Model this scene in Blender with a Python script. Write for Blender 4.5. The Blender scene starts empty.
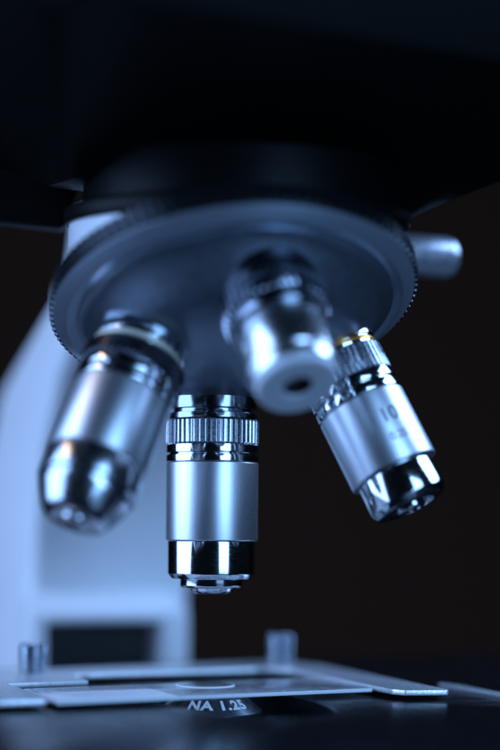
import bpy, bmesh, math, random
from mathutils import Vector, Matrix
random.seed(4)
S = 0.001                                   # everything below is written in millimetres
PI = math.pi
scene = bpy.context.scene
COL = scene.collection

# ------------------------------------------------------------------ helpers
def V(*a): return Vector(a)

def link(name, bm, mats, parent=None, M=None, smooth=28):
    """bmesh in millimetres -> one mesh object in metres, placed by world matrix M (mm)"""
    bmesh.ops.recalc_face_normals(bm, faces=bm.faces[:])
    me = bpy.data.meshes.new(name)
    bmesh.ops.scale(bm, vec=(S, S, S), verts=bm.verts[:])
    bm.to_mesh(me); bm.free()
    for p in me.polygons: p.use_smooth = True
    me.set_sharp_from_angle(angle=math.radians(smooth))
    if not isinstance(mats, (list, tuple)): mats = [mats]
    for m in mats: me.materials.append(m)
    o = bpy.data.objects.new(name, me); COL.objects.link(o)
    W = M.copy() if M is not None else Matrix.Identity(4)
    W.translation = W.translation * S
    WORLD[o.name] = W
    if parent is not None:
        o.parent = parent
        o.matrix_parent_inverse = Matrix.Identity(4)
        o.matrix_basis = WORLD[parent.name].inverted() @ W
    else:
        o.matrix_basis = W
    return o
WORLD = {}

def empty(name, M):
    o = bpy.data.objects.new(name, None); COL.objects.link(o)
    o.empty_display_size = 0.02
    W = M.copy(); W.translation = W.translation * S
    WORLD[o.name] = W; o.matrix_basis = W
    return o

def lathe(prof, seg=128, bm=None, mat=0):
    bm = bm or bmesh.new()
    rings = []
    for r, z in prof:
        if r < 1e-4:
            rings.append([bm.verts.new((0, 0, z))])
        else:
            rings.append([bm.verts.new((r*math.cos(2*PI*i/seg), r*math.sin(2*PI*i/seg), z)) for i in range(seg)])
    for a, b in zip(rings, rings[1:]):
        for i in range(seg):
            j = (i+1) % seg
            if len(a) == 1 and len(b) == 1: continue
            if len(a) == 1: f = bm.faces.new((a[0], b[i], b[j]))
            elif len(b) == 1: f = bm.faces.new((a[i], a[j], b[0]))
            else: f = bm.faces.new((a[i], a[j], b[j], b[i]))
            f.material_index = mat
    return bm

def cham(pts, c=0.18):
    """round the convex/concave corners of a lathe profile with a small cut"""
    out = [pts[0]]
    for k in range(1, len(pts)-1):
        p, a, b = Vector(pts[k]), Vector(pts[k-1]), Vector(pts[k+1])
        da, db = a-p, b-p
        if da.length < 1e-5 or db.length < 1e-5: continue
        t = min(c, da.length*0.35, db.length*0.35)
        q0, q2 = p+da.normalized()*t, p+db.normalized()*t
        q1 = p*0.58 + (q0+q2)*0.21
        out += [tuple(q0), tuple(q1), tuple(q2)]
    out.append(pts[-1])
    return out

def ribbed(r0, r1, z0, z1, teeth, depth, c=0.35, wave=0.0):
    """a ring with straight ribs running along the axis"""
    bm = bmesh.new()
    sub = 6
    n = teeth*sub
    shape = [0.0, 0.25, 0.95, 1.0, 0.95, 0.25]
    levels = [(z0, 0.0, r0), (z0, 0.0, r1-c), (z0+c, 1.0, r1), (z1-c, 1.0, r1), (z1, 0.0, r1-c), (z1, 0.0, r0)]
    rings = []
    for z, k, r in levels:
        ring = []
        for i in range(n):
            s = shape[i % sub]
            rr = r - (depth*(1-s) if k else 0.0) - (depth*0.8*(1-s) if (not k and r > r0+0.01) else 0)
            a = 2*PI*i/n
            ring.append(bm.verts.new((rr*math.cos(a), rr*math.sin(a), z)))
        rings.append(ring)
    for a, b in zip(rings, rings[1:]):
        for i in range(n):
            j = (i+1) % n
            bm.faces.new((a[i], a[j], b[j], b[i]))
    return bm

def prism(poly, z0, z1, bevel=0.0, segs=3, bm=None):
    bm = bm or bmesh.new()
    a = [bm.verts.new((x, y, z0)) for x, y in poly]
    b = [bm.verts.new((x, y, z1)) for x, y in poly]
    n = len(poly)
    bm.faces.new(a); bm.faces.new(b[::-1])
    for i in range(n):
        j = (i+1) % n
        bm.faces.new((a[i], b[i], b[j], a[j]))
    if bevel:
        bmesh.ops.recalc_face_normals(bm, faces=bm.faces[:])
        bmesh.ops.bevel(bm, geom=bm.edges[:], offset=bevel, segments=segs, profile=0.5, affect='EDGES', clamp_overlap=True)
    return bm

def text_bm(body, size, bold=0.0, spacing=1.0):
    cu = bpy.data.curves.new('txt', 'FONT'); cu.body = body; cu.size = size
    cu.align_x = 'CENTER'; cu.align_y = 'CENTER'; cu.offset = bold; cu.space_character = spacing
    cu.resolution_u = 6
    o = bpy.data.objects.new('txt', cu); COL.objects.link(o)
    dg = bpy.context.evaluated_depsgraph_get()
    me = bpy.data.meshes.new_from_object(o.evaluated_get(dg))
    bm = bmesh.new(); bm.from_mesh(me)
    bpy.data.objects.remove(o); bpy.data.curves.remove(cu); bpy.data.meshes.remove(me)
    bmesh.ops.triangulate(bm, faces=bm.faces[:])
    bmesh.ops.subdivide_edges(bm, edges=[e for e in bm.edges if e.calc_length() > size*0.18], cuts=3, use_grid_fill=True)
    bmesh.ops.triangulate(bm, faces=bm.faces[:])
    return bm

# ------------------------------------------------------------------ materials
def mat(name, base, metallic=0.0, rough=0.5, rvar=0.0, nscale=900, bump=0.0, bscale=2500, cvar=0.0, stretch=None, coat=0.0, spec=0.5, aniso=0.0, thresh=None):
    m = bpy.data.materials.new(name); m.use_nodes = True
    nt = m.node_tree; N = nt.nodes; L = nt.links
    b = N['Principled BSDF']
    b.inputs['Base Color'].default_value = (*base, 1); b.inputs['Metallic'].default_value = metallic
    b.inputs['Roughness'].default_value = rough
    b.inputs['Coat Weight'].default_value = coat
    b.inputs['Specular IOR Level'].default_value = spec
    b.inputs['Anisotropic'].default_value = aniso
    tc = N.new('ShaderNodeTexCoord'); mp = N.new('ShaderNodeMapping')
    L.new(tc.outputs['Object'], mp.inputs['Vector'])
    if stretch: mp.inputs['Scale'].default_value = stretch
    n1 = N.new('ShaderNodeTexNoise'); n1.inputs['Scale'].default_value = nscale; n1.inputs['Detail'].default_value = 5
    L.new(mp.outputs['Vector'], n1.inputs['Vector'])
    if rvar:
        r = N.new('ShaderNodeMapRange'); L.new(n1.outputs['Fac'], r.inputs['Value'])
        r.inputs['From Min'].default_value = .3; r.inputs['From Max'].default_value = .7
        r.inputs['To Min'].default_value = max(0.01, rough-rvar); r.inputs['To Max'].default_value = rough+rvar
        L.new(r.outputs['Result'], b.inputs['Roughness'])
    if cvar:
        mx = N.new('ShaderNodeMix'); mx.data_type = 'RGBA'
        n3 = N.new('ShaderNodeTexNoise'); n3.inputs['Scale'].default_value = nscale*0.35; n3.inputs['Detail'].default_value = 6
        L.new(mp.outputs['Vector'], n3.inputs['Vector'])
        L.new(n3.outputs['Fac'], mx.inputs['Factor'])
        mx.inputs['A'].default_value = (*[c*(1-cvar) for c in base], 1)
        mx.inputs['B'].default_value = (*[min(1, c*(1+cvar)) for c in base], 1)
        L.new(mx.outputs['Result'], b.inputs['Base Color'])
    if bump:
        n2 = N.new('ShaderNodeTexNoise'); n2.inputs['Scale'].default_value = bscale; n2.inputs['Detail'].default_value = 4
        L.new(mp.outputs['Vector'], n2.inputs['Vector'])
        bp = N.new('ShaderNodeBump'); bp.inputs['Strength'].default_value = bump; bp.inputs['Distance'].default_value = 0.0001
        L.new(n2.outputs['Fac'], bp.inputs['Height']); L.new(bp.outputs['Normal'], b.inputs['Normal'])
    return m

M = {}
M['chrome'] = mat('polished_chrome', (.64, .67, .70), 1, .10, .04, 500, bump=.05, bscale=900, stretch=(1, 1, 6))
M['satin'] = mat('satin_chrome', (.72, .75, .78), 1, .35, .03, 3000, bump=.10, bscale=18000, cvar=.03)
M['semi'] = mat('fine_turned_chrome', (.86, .87, .88), 1, .24, .04, 900, bump=.06, bscale=5000)
M['knurl'] = mat('knurled_chrome', (.56, .59, .63), 1, .27, .06, 1200)
M['darkmetal'] = mat('blackened_metal', (.09, .10, .115), 1, .22, .06, 700)
M['blackpaint'] = mat('black_crinkle_paint', (.003, .003, .003), 0, .5, .08, 900, bump=.55, bscale=2600, spec=.08)
M['blackring'] = mat('black_satin_ring', (.002, .002, .0022), 0, .45, .06, 900, spec=.1)
M['nosedisc'] = mat('dark_anodised_disc', (.24, .28, .335), .88, .35, .05, 700, bump=.08, bscale=5000, cvar=.06)
M['rim'] = mat('machined_rim', (.36, .40, .46), .7, .34, .05, 1200)
M['ringknurl'] = mat('dark_knurl', (.055, .06, .068), .9, .26, .06, 900)
M['white'] = mat('white_enamel', (.84, .84, .84), 0, .34, .05, 90, bump=.06, bscale=700, cvar=.015, coat=.2)
M['stage'] = mat('black_stage_enamel', (.005, .006, .008), 0, .25, .07, 160, bump=.12, bscale=3500, coat=.0, spec=.15)
M['alu'] = mat('sandblasted_aluminium', (.86, .88, .90), .75, .36, .12, 2400, bump=.8, bscale=3200, cvar=.22)
M['brass'] = mat('brass_ring', (.72, .31, .05), 1, .28, .05, 900)
M['yellow'] = mat('pale_line', (.72, .66, .50), .3, .4, .05, 900)
M['lettering_white'] = mat('white_lettering', (.95, .95, .95), 0, .5, .05, 900)
M['lettering_black'] = mat('black_lettering', (.15, .155, .17), 0, .5, .05, 900)
M['condenser'] = mat('grey_condenser_metal', (.13, .135, .15), .9, .3, .06, 900)
M['frosted'] = mat('frosted_metal', (.62, .64, .68), .15, .5, .05, 900, bump=.08, bscale=5000)
M['capmetal'] = mat('grey_chrome', (.36, .39, .44), 1, .16, .05, 700)
M['softchrome'] = mat('soft_chrome', (.60, .63, .67), 1, .2, .05, 700)
M['rodmetal'] = mat('plated_rod', (.62, .65, .70), .75, .3, .05, 900)
M['hole'] = mat('black_recess', (.006, .006, .007), 0, .6, .05, 900)
M['table'] = mat('dark_table_laminate', (.02, .02, .022), 0, .4, .06, 60, bump=.05, bscale=500)
M['backdrop'] = mat('dark_backdrop_cloth', (.092, .046, .027), 0, .95, .03, 40, bump=.1, bscale=900, spec=0.0)

def glassmat(name, tint, rough=0.0, dust=.06, frosted=None):
    """thin clear sheet: lets light straight through, mirrors at grazing angles, carries a little dust"""
    m = bpy.data.materials.new(name); m.use_nodes = True
    N = m.node_tree.nodes; L = m.node_tree.links
    N.remove(N['Principled BSDF']); out = N['Material Output']
    tr = N.new('ShaderNodeBsdfTransparent'); tr.inputs['Color'].default_value = (*tint, 1)
    gl = N.new('ShaderNodeBsdfGlossy'); gl.inputs['Roughness'].default_value = rough
    df = N.new('ShaderNodeBsdfDiffuse'); df.inputs['Color'].default_value = (.8, .82, .84, 1)
    lw = N.new('ShaderNodeLayerWeight'); pw = N.new('ShaderNodeMath'); pw.operation = 'POWER'; pw.inputs[1].default_value = 5
    L.new(lw.outputs['Facing'], pw.inputs[0])
    fr = N.new('ShaderNodeMath'); fr.operation = 'MULTIPLY_ADD'; fr.inputs[1].default_value = .96; fr.inputs[2].default_value = .04
    L.new(pw.outputs[0], fr.inputs[0])
    tc = N.new('ShaderNodeTexCoord'); n = N.new('ShaderNodeTexNoise')
    n.inputs['Scale'].default_value = 420; n.inputs['Detail'].default_value = 8; n.inputs['Roughness'].default_value = .75
    L.new(tc.outputs['Object'], n.inputs['Vector'])
    r = N.new('ShaderNodeMapRange'); L.new(n.outputs['Fac'], r.inputs['Value'])
    r.inputs['From Min'].default_value = .4; r.inputs['From Max'].default_value = .75
    r.inputs['To Min'].default_value = dust*.6; r.inputs['To Max'].default_value = dust*2.6
    fac = r.outputs['Result']
    if frosted is not None:                     # the ground writing end of the slide, beyond this x (metres)
        sx = N.new('ShaderNodeSeparateXYZ'); L.new(tc.outputs['Object'], sx.inputs[0])
        st_ = N.new('ShaderNodeMapRange'); L.new(sx.outputs['X'], st_.inputs['Value'])
        st_.inputs['From Min'].default_value = frosted-.0008; st_.inputs['From Max'].default_value = frosted+.0008
        st_.inputs['To Min'].default_value = .7; st_.inputs['To Max'].default_value = 0
        ad = N.new('ShaderNodeMath'); ad.operation = 'ADD'; ad.use_clamp = True
        L.new(fac, ad.inputs[0]); L.new(st_.outputs['Result'], ad.inputs[1]); fac = ad.outputs[0]
    m1 = N.new('ShaderNodeMixShader'); L.new(fac, m1.inputs['Fac'])
    L.new(tr.outputs[0], m1.inputs[1]); L.new(df.outputs[0], m1.inputs[2])
    m2 = N.new('ShaderNodeMixShader'); L.new(fr.outputs[0], m2.inputs['Fac'])
    L.new(m1.outputs[0], m2.inputs[1]); L.new(gl.outputs[0], m2.inputs[2])
    L.new(m2.outputs[0], out.inputs['Surface'])
    return m
M['glass'] = glassmat('slide_glass', (.93, .97, .98), .13, .22, -.011)
M['cover'] = glassmat('cover_glass', (.97, .98, .98), .08, .05)
M['ground_edge'] = mat('ground_glass_edge', (.88, .91, .93), 0, .45, .1, 2500, bump=.6, bscale=3000)
M['lens'] = mat('coated_lens', (.01, .012, .03), 0, .03, 0, spec=.9, coat=1)

# ------------------------------------------------------------------ frame of the microscope
PSI = math.radians(25)
U = V(math.cos(PSI), math.sin(PSI), 0)        # to the right along the stage
F = V(math.sin(PSI), -math.cos(PSI), 0)       # towards the front of the microscope
ROT = Matrix(((U.x, -F.x, 0, 0), (U.y, -F.y, 0, 0), (0, 0, 1, 0), (0, 0, 0, 1)))   # local x = U, local y = -F (back)

Z_TABLE = -165
scope = empty('microscope', Matrix.Translation(V(-20, 45, Z_TABLE)) @ ROT)
scope['label'] = 'compound light microscope with black head, white arm and four chrome objectives on its revolving nosepiece'
scope['category'] = 'microscope'

# --- head: black casting, narrower underneath, spreading upwards
def loft(loops, bevel=0, segs=3):
    bm = bmesh.new()
    rings = [[bm.verts.new(p) for p in lp] for lp in loops]
    n = len(rings[0])
    bm.faces.new(rings[0]); bm.faces.new(rings[-1][::-1])
    for a, b in zip(rings, rings[1:]):
        for i in range(n):
            j = (i+1) % n
            bm.faces.new((a[i], a[j], b[j], b[i]))
    bmesh.ops.recalc_face_normals(bm, faces=bm.faces[:])
    if bevel:
        bmesh.ops.bevel(bm, geom=bm.edges[:], offset=bevel, segments=segs, profile=0.5, affect='EDGES', clamp_overlap=True)
    return bm

def rrect(u0, u1, v0, v1, r, z, n=7):
    pts = []
    for cx, cy, a0 in ((u1-r, v1-r, 0), (u0+r, v1-r, 90), (u0+r, v0+r, 180), (u1-r, v0+r, 270)):
        for k in range(n):
            a = math.radians(a0+90*k/(n-1))
            pts.append((cx+r*math.cos(a), cy+r*math.sin(a), z))
    return pts
# local y is BACK, so v (front) = -y
hl = [rrect(-38, 47, -16, 12, 6, 74.5), rrect(-41, 50, -20, 18, 8, 76.5), rrect(-64, 80, -80, 50, 14, 91),
      rrect(-84, 100, -92, 66, 18, 120), rrect(-90, 106, -96, 72, 18, 190)]
hl = [[(x, y, z + (.13*(y+20) if k < 2 else 0)) for x, y, z in lp] for k, lp in enumerate(hl)]
bm = loft(hl)
head = link('head', bm, M['blackpaint'], scope, ROT)
bm = loft([[(-78, 25, 72), (-29, 25, 72), (-25, 34, 73), (-78, 34, 73)], [(-84, 4, 96), (-24, 8, 96), (-20, 38, 96), (-84, 38, 96)]], 1.5, 3)
link('head_bracket', bm, M['blackpaint'], scope, ROT)
# --- nosepiece geometry
AL, DE, R = 0.391, 0.318, 22.16
n = V(math.sin(AL)*math.sin(DE), -math.sin(AL)*math.cos(DE), -math.cos(AL))
rc = ((V(0, 0, -1) - n*math.cos(AL))/math.sin(AL)).normalized()
B0 = V(0, 0, 31.7)
NC = B0 - R*rc                                # centre of the ring of seats
def frame(o, d, face=V(0, -1, 0)):
    d = d.normalized()
    a = (face - d*face.dot(d)).normalized()
    x = a.cross(d)
    return Matrix(((x.x, a.x, d.x, o.x), (x.y, a.y, d.y, o.y), (x.z, a.z, d.z, o.z), (0, 0, 0, 1)))
OFF = 9.2
RIM = NC - n*OFF
MN = frame(RIM, n)
# disc: machined rim, step, then a shallow dome whose slope carries the objectives
RHO = R/math.sin(AL)
def dome(r): return math.sqrt(RHO*RHO-r*r) - RHO*math.cos(AL) + OFF + 2.0
def skirt(r):
    z, t = dome(min(r, 25)), max(0, min(1, (r-25)/10.2))
    sl = -25/math.sqrt(RHO*RHO-625)
    h = z - 1.3                                # cubic from the dome's slope down to level at the rim
    a3 = (2*h + sl*10.2); a2 = -(3*h + 2*sl*10.2)
    return z + (sl*10.2)*t + a2*t*t + a3*t**3 if r > 25 else dome(r)
prof = [(0, dome(0))] + [(r, skirt(r)) for r in (4, 8, 12, 15, 18, 21, 23, 25, 26, 27, 28, 29, 30, 31, 32, 33, 34, 35, 35.2)] + [(35.4, .2)]
disc = link('nosepiece', lathe(prof, 192), M['nosedisc'], scope, MN)
disc['label'] = 'round dark revolving nosepiece carrying the four objectives'
bmr = lathe(cham([(35.0, 0.8), (36.8, 1.1), (37.6, 1.1), (40.4, -1.0), (40.35, -1.5), (38.0, -1.7)], .2), 192)
link('rim', bmr, M['rim'], disc, MN)
link('knurled_ring', ribbed(36, 41.35, -5.7, -1.2, 112, 1.0, .4), M['ringknurl'], disc, MN)
bmb = lathe([(36.2, -1.0), (36.2, -7), (30, -11), (0, -11)], 96)
link('back_plate', bmb, M['blackring'], disc, MN)

# --- collar between the head and the tilted nosepiece: its shade is painted black, its lit left side white
seg = 128
CX, CY, CR = 5.5, -12.0, 37.3
pc = RIM - n*5.3
def collar_z(x, y): return min(66.5, pc.z - (n.x*(x-pc.x)+n.y*(y-pc.y))/n.z)
TILT = Matrix.Translation(V(CX, CY, 68)) @ Matrix.Rotation(math.radians(5.5), 4, 'X')
def flange_z(x, y): return 68 + math.tan(math.radians(5.5))*(y-CY)
def collar(a0, a1, r0, r1):
    bm = bmesh.new()
    k = max(8, int(seg*(a1-a0)/(2*PI)))
    cols = []
    for i in range(k+1):
        a = a0+(a1-a0)*i/k
        q = []
        for r, up in ((r0, 0), (r1, 0), (r1, 1), (r0, 1)):
            x, y = CX+r*math.cos(a), CY+r*math.sin(a)
            zt = flange_z(x, y)+1
            q.append(bm.verts.new((x, y, zt if up else min(collar_z(x, y), zt-.3))))
        cols.append(q)
    for a, b in zip(cols, cols[1:]):
        for i in range(4):
            j = (i+1) % 4
            bm.faces.new((a[i], b[i], b[j], a[j]))
    if a1-a0 < 6.2:
        bm.faces.new(cols[0]); bm.faces.new(cols[-1][::-1])
    else:
        bmesh.ops.remove_doubles(bm, verts=bm.verts[:], dist=.001)
    return bm
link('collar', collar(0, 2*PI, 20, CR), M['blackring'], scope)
link('collar_lit_side', collar(math.radians(150), math.radians(250), CR-.5, CR+.5), M['white'], scope)  # white sector paints in the light on the collar's left side
bm = lathe(cham([(0, 0), (38.6, 0), (39.0, .8), (39.0, 3.0), (38.0, 4.0), (35, 4.2), (34, 14), (0, 14)], .4), 128)
link('flange', bm, M['blackring'], scope, TILT)

# --- chrome rod sticking out beside the nosepiece
p0 = U*18 + F*(-9) + V(0, 0, 70.8)
bm = lathe(cham([(0, 0), (5.3, 0), (5.3, 51.4), (4.7, 52.7), (0, 52.9)], .5), 64)
rod = link('locking_rod', bm, M['rodmetal'], scope, frame(p0, U*1.0 + F*0.0))
rod['label'] = 'chrome rod with rounded end sticking out right of the nosepiece'

# --- objectives
def objective(o, d, label, body, parts, texts=()):
    """body = barrel mesh; parts = (name, bmesh, material)"""
    W = frame(o, d)
    ob = link('objective', body[0], body[1], scope, W)
    ob['label'] = label
    for nm, b, m in parts: link(nm, b, m, ob, W)
    for body_, size, r, z, phi, m, bold in texts:
        tb = text_bm(body_, size, bold)
        for v in tb.verts:
            a = phi + v.co.x/r
            v.co = V(r*math.sin(a), r*math.cos(a), z - v.co.y)
        link('lettering', tb, m, ob, W)
    return ob
dirs = []
for k in range(4):
    r = Matrix.Rotation(k*PI/2, 3, n) @ rc
    dirs.append((NC + R*r, n*math.cos(AL) + r*math.sin(AL)))
C, KN, SA, DM = M['chrome'], M['knurl'], M['satin'], M['darkmetal']

def barrel(r, z0, z1, ri=5): return lathe(cham([(ri, z0), (r-.05, z0), (r, z0+.1), (r, z1-.25), (r-.35, z1), (ri, z1)], .12), 160)

# working objective, hanging straight down
o, d = dirs[0]; o = o + d*1.2
objective(o, d, 'objective hanging straight down over the slide, in sharp focus',
    (barrel(10.75, 15.0, 33.1), SA), [
    ('cap', lathe(cham([(5, -4), (10.3, -4), (10.3, 2.5), (9.2, 2.55), (9.2, 3.4), (10.3, 3.45), (10.35, 4.85), (5, 4.85)], .16), 160), M['capmetal']),
    ('knurled_ring', ribbed(5, 10.85, 4.95, 10.75, 52, .42), KN),
    ('collar_ring', lathe(cham([(5, 10.85), (10.85, 10.85), (10.85, 12.7), (10.2, 12.75), (10.2, 13.15), (10.85, 13.2), (10.85, 14.75), (10.5, 14.95), (5, 14.95)], .14), 160), C),
    ('nose', lathe(cham([(5, 33.2), (10.3, 33.2), (10.3, 40.7), (9.3, 41.9), (7.4, 42.0), (7.4, 43.5), (6.9, 44.0), (5.2, 44.1), (4.9, 44.8), (3.9, 45.4), (1.8, 45.6), (1.5, 45.2)], .14), 160), C),
    ('front_lens', lathe([(1.7, 45.1), (1.2, 45.32), (0, 45.4)], 48), M['lens'])])

# right objective
o, d = dirs[1]; d = (d + V(-.055, 0, -.0)).normalized(); o = o - d*1.8
objective(o, d, 'right objective with a narrow brass ring and 10 on its barrel',
    (barrel(10.1, 16.2, 33.0), SA), [
    ('cap', lathe(cham([(5, -4), (9.9, -4), (9.9, 2.4), (9.4, 2.6), (9.4, 4.4), (5, 4.4)], .16), 128), C),
    ('brass_ring', lathe(cham([(9.3, 2.9), (9.65, 2.95), (9.65, 3.75), (9.3, 3.8)], .1), 128), M['brass']),
    ('knurled_ring', ribbed(5, 10.2, 4.5, 11.0, 44, .5), KN),
    ('collar_ring', lathe(cham([(5, 11.1), (10.15, 11.1), (10.15, 13.2), (9.4, 13.3), (9.4, 13.8), (10.15, 13.9), (10.15, 15.8), (9.8, 16.1), (5, 16.1)], .14), 128), C),
    ('nose', lathe(cham([(4, 33.1), (8.9, 33.1), (8.9, 40.0), (7.9, 41.3), (5.4, 41.7), (5.1, 40.9), (3.6, 40.9), (3.3, 42.0), (2.2, 42.3), (1.7, 41.9)], .2), 128), C),
    ('front_lens', lathe([(1.9, 41.7), (1.2, 41.95), (0, 42.0)], 48), M['lens'])],
    [('10', 4.6, 10.16, 22.6, math.radians(22), M['lettering_black'], .05), ('0.25', 2.6, 10.16, 27.6, math.radians(22), M['lettering_black'], .02)])

# front objective, pointing at the viewer
o, d = dirs[2]; d = V(.22, -.55, -.81).normalized()
objective(o, d, 'short objective pointing at the viewer with a hole in its flat face',
    (lathe(cham([(5, 9.9), (9.3, 9.9), (9.3, 20.2), (8.9, 20.8), (8.6, 23.0), (5, 23.1)], .2), 160), M['semi']), [
    ('nose', lathe(cham([(5, 23.05), (8.5, 23.15), (8.2, 24.6), (7.8, 24.95), (3.2, 24.95), (3.0, 24.7), (3.0, 23.9)], .25), 160), M['frosted']),
    ('cap', lathe(cham([(5, -4), (10.8, -4), (10.8, 1.6), (10.0, 1.8), (10.0, 2.2), (5, 2.2)], .16), 128), DM),
    ('knurled_ring', ribbed(5, 11.2, 2.2, 6.9, 44, .6), M['capmetal']),
    ('collar_ring', lathe(cham([(5, 7.0), (10.2, 7.0), (10.2, 9.5), (9.8, 9.85), (5, 9.85)], .14), 128), M['capmetal']),
    ('lens_seat', lathe([(2.98, 24.3), (2.9, 20.0), (0, 20.0)], 64), M['hole']),
    ('front_lens', lathe([(2.88, 21.6), (2.4, 22.5), (1.7, 23.1), (.9, 23.45), (0, 23.55)], 64), M['lens'])])

# left objective
o, d = dirs[3]; d = (d + V(-.015, 0, 0)).normalized()
objective(o, d, 'left objective with a rounded dark tip, blurred in front of the white arm',
    (barrel(10.7, 15.2, 32.0), SA), [
    ('cap', lathe(cham([(5, -4), (10.3, -4), (10.3, 3.4), (10.0, 3.6), (10.0, 5.4), (5, 5.4)], .3), 128), C),
    ('line_ring', lathe(cham([(9.9, 3.8), (10.35, 3.85), (10.35, 4.9), (9.9, 4.95)], .1), 128), M['yellow']),
    ('knurled_ring', ribbed(5, 11.3, 5.5, 9.8, 48, .45), DM),
    ('collar_ring', lathe(cham([(5, 9.9), (10.8, 9.9), (10.8, 12.4), (10.2, 12.5), (10.2, 12.9), (10.8, 13.0), (10.8, 14.9), (5, 15.1)], .2), 128), C),
    ('nose', lathe(cham([(4, 32.1), (10.4, 32.1), (10.4, 37.8), (9.7, 38.3), (9.6, 39.6), (7.6, 43.6), (6.6, 44.9), (4.6, 45.4), (4.2, 45.0), (2.9, 45.0), (2.7, 45.8), (1.6, 45.9), (1.3, 45.6)], .35), 128), M['softchrome']),
    ('front_lens', lathe([(1.5, 45.4), (1.0, 45.6), (0, 45.7)], 48), M['lens'])])

# --- white arm: side profile (back distance w, height z) swept across its width
prof = [(104, -150), (104, -30), (102, 0), (95, 22), (80, 42), (58, 58), (50, 66), (50, 88), (70, 88), (76, 70), (98, 61), (139, 44), (158, 20), (166, -30), (172, -150)]
bm = bmesh.new()
L0 = [bm.verts.new((-13, w, z)) for w, z in prof]; L1 = [bm.verts.new((38.5, w, z)) for w, z in prof]
bm.faces.new(L0); bm.faces.new(L1[::-1])
for i in range(len(prof)):
    j = (i+1) % len(prof)
    bm.faces.new((L0[i], L0[j], L1[j], L1[i]))
bmesh.ops.recalc_face_normals(bm, faces=bm.faces[:])
bmesh.ops.bevel(bm, geom=[e for e in bm.edges if abs(e.verts[0].co.x-e.verts[1].co.x) < .01], offset=5, segments=4, profile=.5, affect='EDGES', clamp_overlap=True)
arm = link('arm', bm, M['white'], scope, ROT, 40)
arm['label'] = 'white curved arm out of focus behind the left objective'
# framed opening low on the arm
def frame_block():
    bm = bmesh.new()
    u0, u1, z0, z1 = -15.5, 33, -120, -24.2
    a0, a1, b0, b1 = -11, 24.5, -100, -27.4
    y0, y1 = 92, 106
    def rect(u0, u1, z0, z1, y): return [bm.verts.new(p) for p in ((u0, y, z0), (u1, y, z0), (u1, y, z1), (u0, y, z1))]
    of, inf, ob, ib = rect(u0, u1, z0, z1, y0), rect(a0, a1, b0, b1, y0), rect(u0, u1, z0, z1, y1), rect(a0, a1, b0, b1, y1)
    for i in range(4):
        j = (i+1) % 4
        bm.faces.new((of[i], of[j], inf[j], inf[i])); bm.faces.new((ob[i], ob[j], ib[j], ib[i]))
        bm.faces.new((of[i], of[j], ob[j], ob[i])); bm.faces.new((inf[i], inf[j], ib[j], ib[i]))
    bmesh.ops.recalc_face_normals(bm, faces=bm.faces[:])
    bmesh.ops.bevel(bm, geom=bm.edges[:], offset=1.0, segments=3, profile=.5, affect='EDGES', clamp_overlap=True)
    return bm
frm = link('slot_frame', frame_block(), M['white'], scope, ROT, 40)
lb = loft([[(u, 92.2, -26.9), (u, 92.2, -25.4), (u, 103.5, -18.6), (u, 106, -26.9)] for u in (-15.3, 32.8)], 1.2, 3)
link('slot_lintel', lb, M['white'], scope, ROT, 40)
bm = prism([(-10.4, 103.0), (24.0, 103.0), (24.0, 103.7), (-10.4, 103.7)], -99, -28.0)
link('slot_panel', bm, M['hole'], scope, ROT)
link('base', prism([p[:2] for p in rrect(-70, 95, -95, 185, 22, 0)], Z_TABLE, -148, 4), M['white'], scope, ROT, 40)
link('stage_bracket', prism([(0, 20), (24, 20), (24, 110), (0, 110)], -62, -47.5, 2), M['blackpaint'], scope, ROT)

# --- stage
ZS = -38.4
def stage():
    bm = bmesh.new()
    u0, u1, y0, y1 = -98, 128, -118, 76
    angs = sorted([2*PI*i/240 for i in range(240)] + [math.atan2(y, x) % (2*PI) for x in (u0, u1) for y in (y0, y1)])
    def edge(a, ins):
        c, s = math.cos(a), math.sin(a); t = 1e9
        if c > 1e-9: t = min(t, (u1-ins)/c)
        if c < -1e-9: t = min(t, (u0+ins)/c)
        if s > 1e-9: t = min(t, (y1-ins)/s)
        if s < -1e-9: t = min(t, (y0+ins)/s)
        return c*t, s*t
    def RH(a): return (abs(math.cos(a)/17.5)**2.6 + abs(math.sin(a)/(47 if math.sin(a) < 0 else 22))**2.6)**(-1/2.6)
    levels = []
    levels.append([(RH(a)*math.cos(a), RH(a)*math.sin(a), ZS-8) for a in angs])
    levels.append([(RH(a)*math.cos(a), RH(a)*math.sin(a), ZS-.5) for a in angs])
    levels.append([((RH(a)+.5)*math.cos(a), (RH(a)+.5)*math.sin(a), ZS) for a in angs])
    levels.append([(*edge(a, 1.2), ZS) for a in angs])
    levels.append([(*edge(a, .35), ZS-.35) for a in angs])
    levels.append([(*edge(a, 0), ZS-1.2) for a in angs])
    levels.append([(*edge(a, 0), ZS-8) for a in angs])
    rings = [[bm.verts.new(p) for p in lv] for lv in levels]
    rings.append(rings[0])
    k = len(angs)
    for a, b in zip(rings, rings[1:]):
        for i in range(k):
            j = (i+1) % k
            bm.faces.new((a[i], a[j], b[j], b[i]))
    return bm
st = link('stage', stage(), M['stage'], scope, ROT)
st['label'] = 'black glossy specimen stage'
# thin vernier scale bar let in near the right edge
bm = prism([(60, -60), (62.6, -60), (62.6, -10), (60, -4)], ZS-.3, ZS+.9, .25)
sb = link('scale_bar', bm, M['alu'], scope, ROT)

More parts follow.
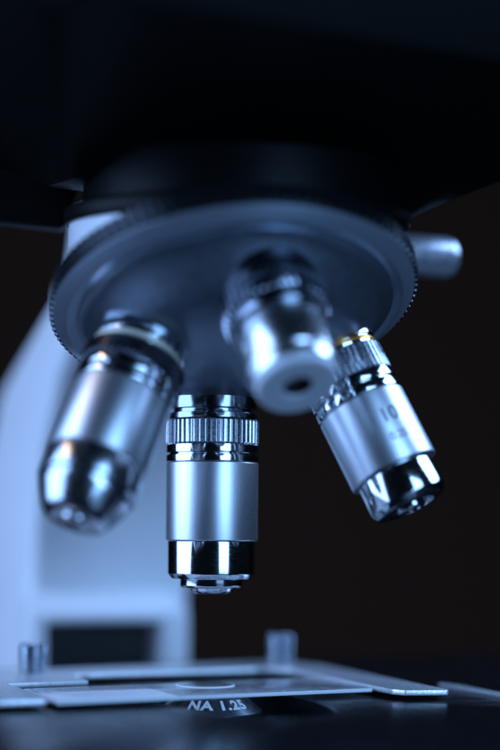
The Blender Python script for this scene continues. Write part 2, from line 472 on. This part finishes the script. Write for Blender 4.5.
# --- condenser
cone0, cone1 = (7.0, -37.75), (12.2, -42.2)
bm = lathe(cham([(0, -37.75), (6.7, -37.75), (7.1, -37.9), (12.2, -42.2), (12.2, -43.0), (10.6, -43.3), (10.6, -45.2), (17.4, -45.4), (18.0, -46.2), (18.0, -80), (0, -80)], .15), 160)
cond = link('condenser', bm, M['condenser'], scope, frame(V(0, 0, 0), V(0, 0, 1)))
cond['label'] = 'condenser top with white NA 1.25 lettering under the slide'
tb = text_bm('NA 1.25', 3.9, .17, 1.12)
slope = V(cone1[0]-7.1, cone1[1]+37.9, 0); sl = slope.length; slope /= sl
for v in tb.verts:
    t = sl*0.53 - v.co.y                        # distance down the cone
    r = 7.1 + slope.x*t; z = -37.9 + slope.y*t
    a = math.radians(13) + v.co.x/10.2
    nx, nz = -slope.y, slope.x                  # outward normal of the cone
    v.co = V((r+nx*.05)*math.sin(a), -(r+nx*.05)*math.cos(a), z+nz*.05)
link('lettering', tb, M['lettering_white'], cond, Matrix.Identity(4))

# --- slide holder: plate, bar and right arm in one bent sheet, with two thumbscrews
HO = V(-45, 24, 0)
MH = Matrix.Translation(HO) @ ROT               # local x = u, local y = -v
poly = [(-30, -57.5), (-15.0, -58.4), (-13.4, -56), (-13.2, -24), (6.4, -24), (7.4, -9.5), (12, -8), (58, -8), (64.8, -14), (65.0, -66),
        (66.5, -69.2), (76.0, -72), (77.2, -70.5), (78.5, -6), (74, 9), (-10, 9), (-26, 4)]
bm = prism(poly, -37.3, -36.0, .22, 2)
hold = link('slide_holder', bm, M['alu'], scope, MH)
hold['label'] = 'bright metal slide holder with bevelled arms on the black stage'
for u_, v_, r_, h_ in ((0, 0, 3.4, 7.4), (69, 0, 3.3, 8.2)):
    t = ribbed(.4, r_, -36.05, -36.05+h_, 40, .22, .5)
    lathe([(0, -36.05+h_), (.4, -36.05+h_)], 40*6, t)
    link('thumbscrew', t, M['capmetal'], hold, Matrix.Translation(HO + U*u_ + F*v_) @ ROT)
link('holder_foot', prism([(0, 6), (74, 6), (74, -4), (0, -4)], ZS-.2, -37.2, .2), M['blackring'], scope, MH)

# --- glass slide with a round cover slip (lies on the stage: a thing of its own)
sl_c = HO + U*26 + F*45.6
MS = Matrix.Translation(sl_c) @ ROT
slide = empty('microscope_slide', Matrix.Translation(sl_c + V(0, 0, -37.4)) @ ROT)
slide['label'] = 'clear glass microscope slide with round cover slip lying under the vertical objective'
slide['category'] = 'slide'
bm = prism([(-38, -13), (38, -13), (38, 13), (-38, 13)], -37.4, -36.4, .12, 2)
for f in bm.faces:
    f.material_index = 1 if abs(f.normal.z) < .3 else 0
link('glass', bm, [M['glass'], M['ground_edge']], slide, MS)
bm = lathe(cham([(0, -36.38), (6.9, -36.38), (6.9, -36.1), (0, -36.1)], .04), 96)
bm.faces.ensure_lookup_table(); bm.normal_update()
for f in bm.faces:
    f.material_index = 1 if f.calc_center_median().xy.length > 6.7 else 0
link('cover_slip', bm, [M['cover'], M['ground_edge']], slide, Matrix.Translation(V(-1.2, 0, 0)) @ Matrix.Identity(4))

# ------------------------------------------------------------------ setting
bm = prism([(-700, -430), (700, -430), (700, 420), (-700, 420)], Z_TABLE-30, Z_TABLE, 3)
t = link('table', bm, M['table']); t['kind'] = 'structure'
bm = prism([(-2600, 1500), (2600, 1500), (2600, 1530), (-2600, 1530)], -1200, 1800, 3)
t = link('backdrop', bm, M['backdrop']); t['kind'] = 'structure'

# ------------------------------------------------------------------ light
def area(name, az, el, dist, w, h, radiance, color, target=V(0, 0, 15)):
    az, el = math.radians(az), math.radians(el)
    p = target + dist*V(math.sin(az)*math.cos(el), -math.cos(az)*math.cos(el), math.sin(el))
    l = bpy.data.lights.new(name, 'AREA'); l.shape = 'RECTANGLE'; l.size = w*S; l.size_y = h*S
    l.energy = radiance*PI*w*h*S*S; l.color = color
    o = bpy.data.objects.new(name, l); COL.objects.link(o)
    o.location = p*S
    o.rotation_euler = (target-p).to_track_quat('-Z', 'Y').to_euler()
    return o
BLUE = (.30, .515, 1.0)
area('softbox_left', -76, 17, 640, 560, 740, 5.3, BLUE)
area('softbox_right', 34, 12, 680, 300, 560, 6.3, (.265, .525, 1.0))
area('softbox_back_right', 104, 36, 620, 420, 260, 12.0, BLUE)
area('lamp_warm', -84, 49, 640, 260, 50, 5.0, (1.0, .66, .42))

w = bpy.data.worlds.new('World'); scene.world = w; w.use_nodes = True
bg = w.node_tree.nodes['Background']
bg.inputs['Color'].default_value = (.35, .6, 1, 1); bg.inputs['Strength'].default_value = .006

# ------------------------------------------------------------------ camera
cam = bpy.data.cameras.new('camera'); co = bpy.data.objects.new('camera', cam); COL.objects.link(co)
co.location = V(8.97, -351, 0)*S
co.rotation_euler = (Matrix.Rotation(math.radians(90), 3, 'X') @ Matrix.Rotation(0.009, 3, 'Z')).to_euler()
cam.sensor_fit = 'HORIZONTAL'; cam.sensor_width = 24; cam.lens = 72
cam.shift_y = 155/500
cam.clip_start = 0.01; cam.clip_end = 20
cam.dof.use_dof = True; cam.dof.focus_distance = 0.342; cam.dof.aperture_fstop = 3.7; cam.dof.aperture_blades = 0
scene.camera = co
scene.view_settings.view_transform = 'Standard'; scene.view_settings.look = 'None'
scene.view_settings.exposure = 0; scene.view_settings.gamma = 1
scene.cycles.use_denoising = True
scene.cycles.max_bounces = 12; scene.cycles.transmission_bounces = 8
scene.cycles.sample_clamp_indirect = 6
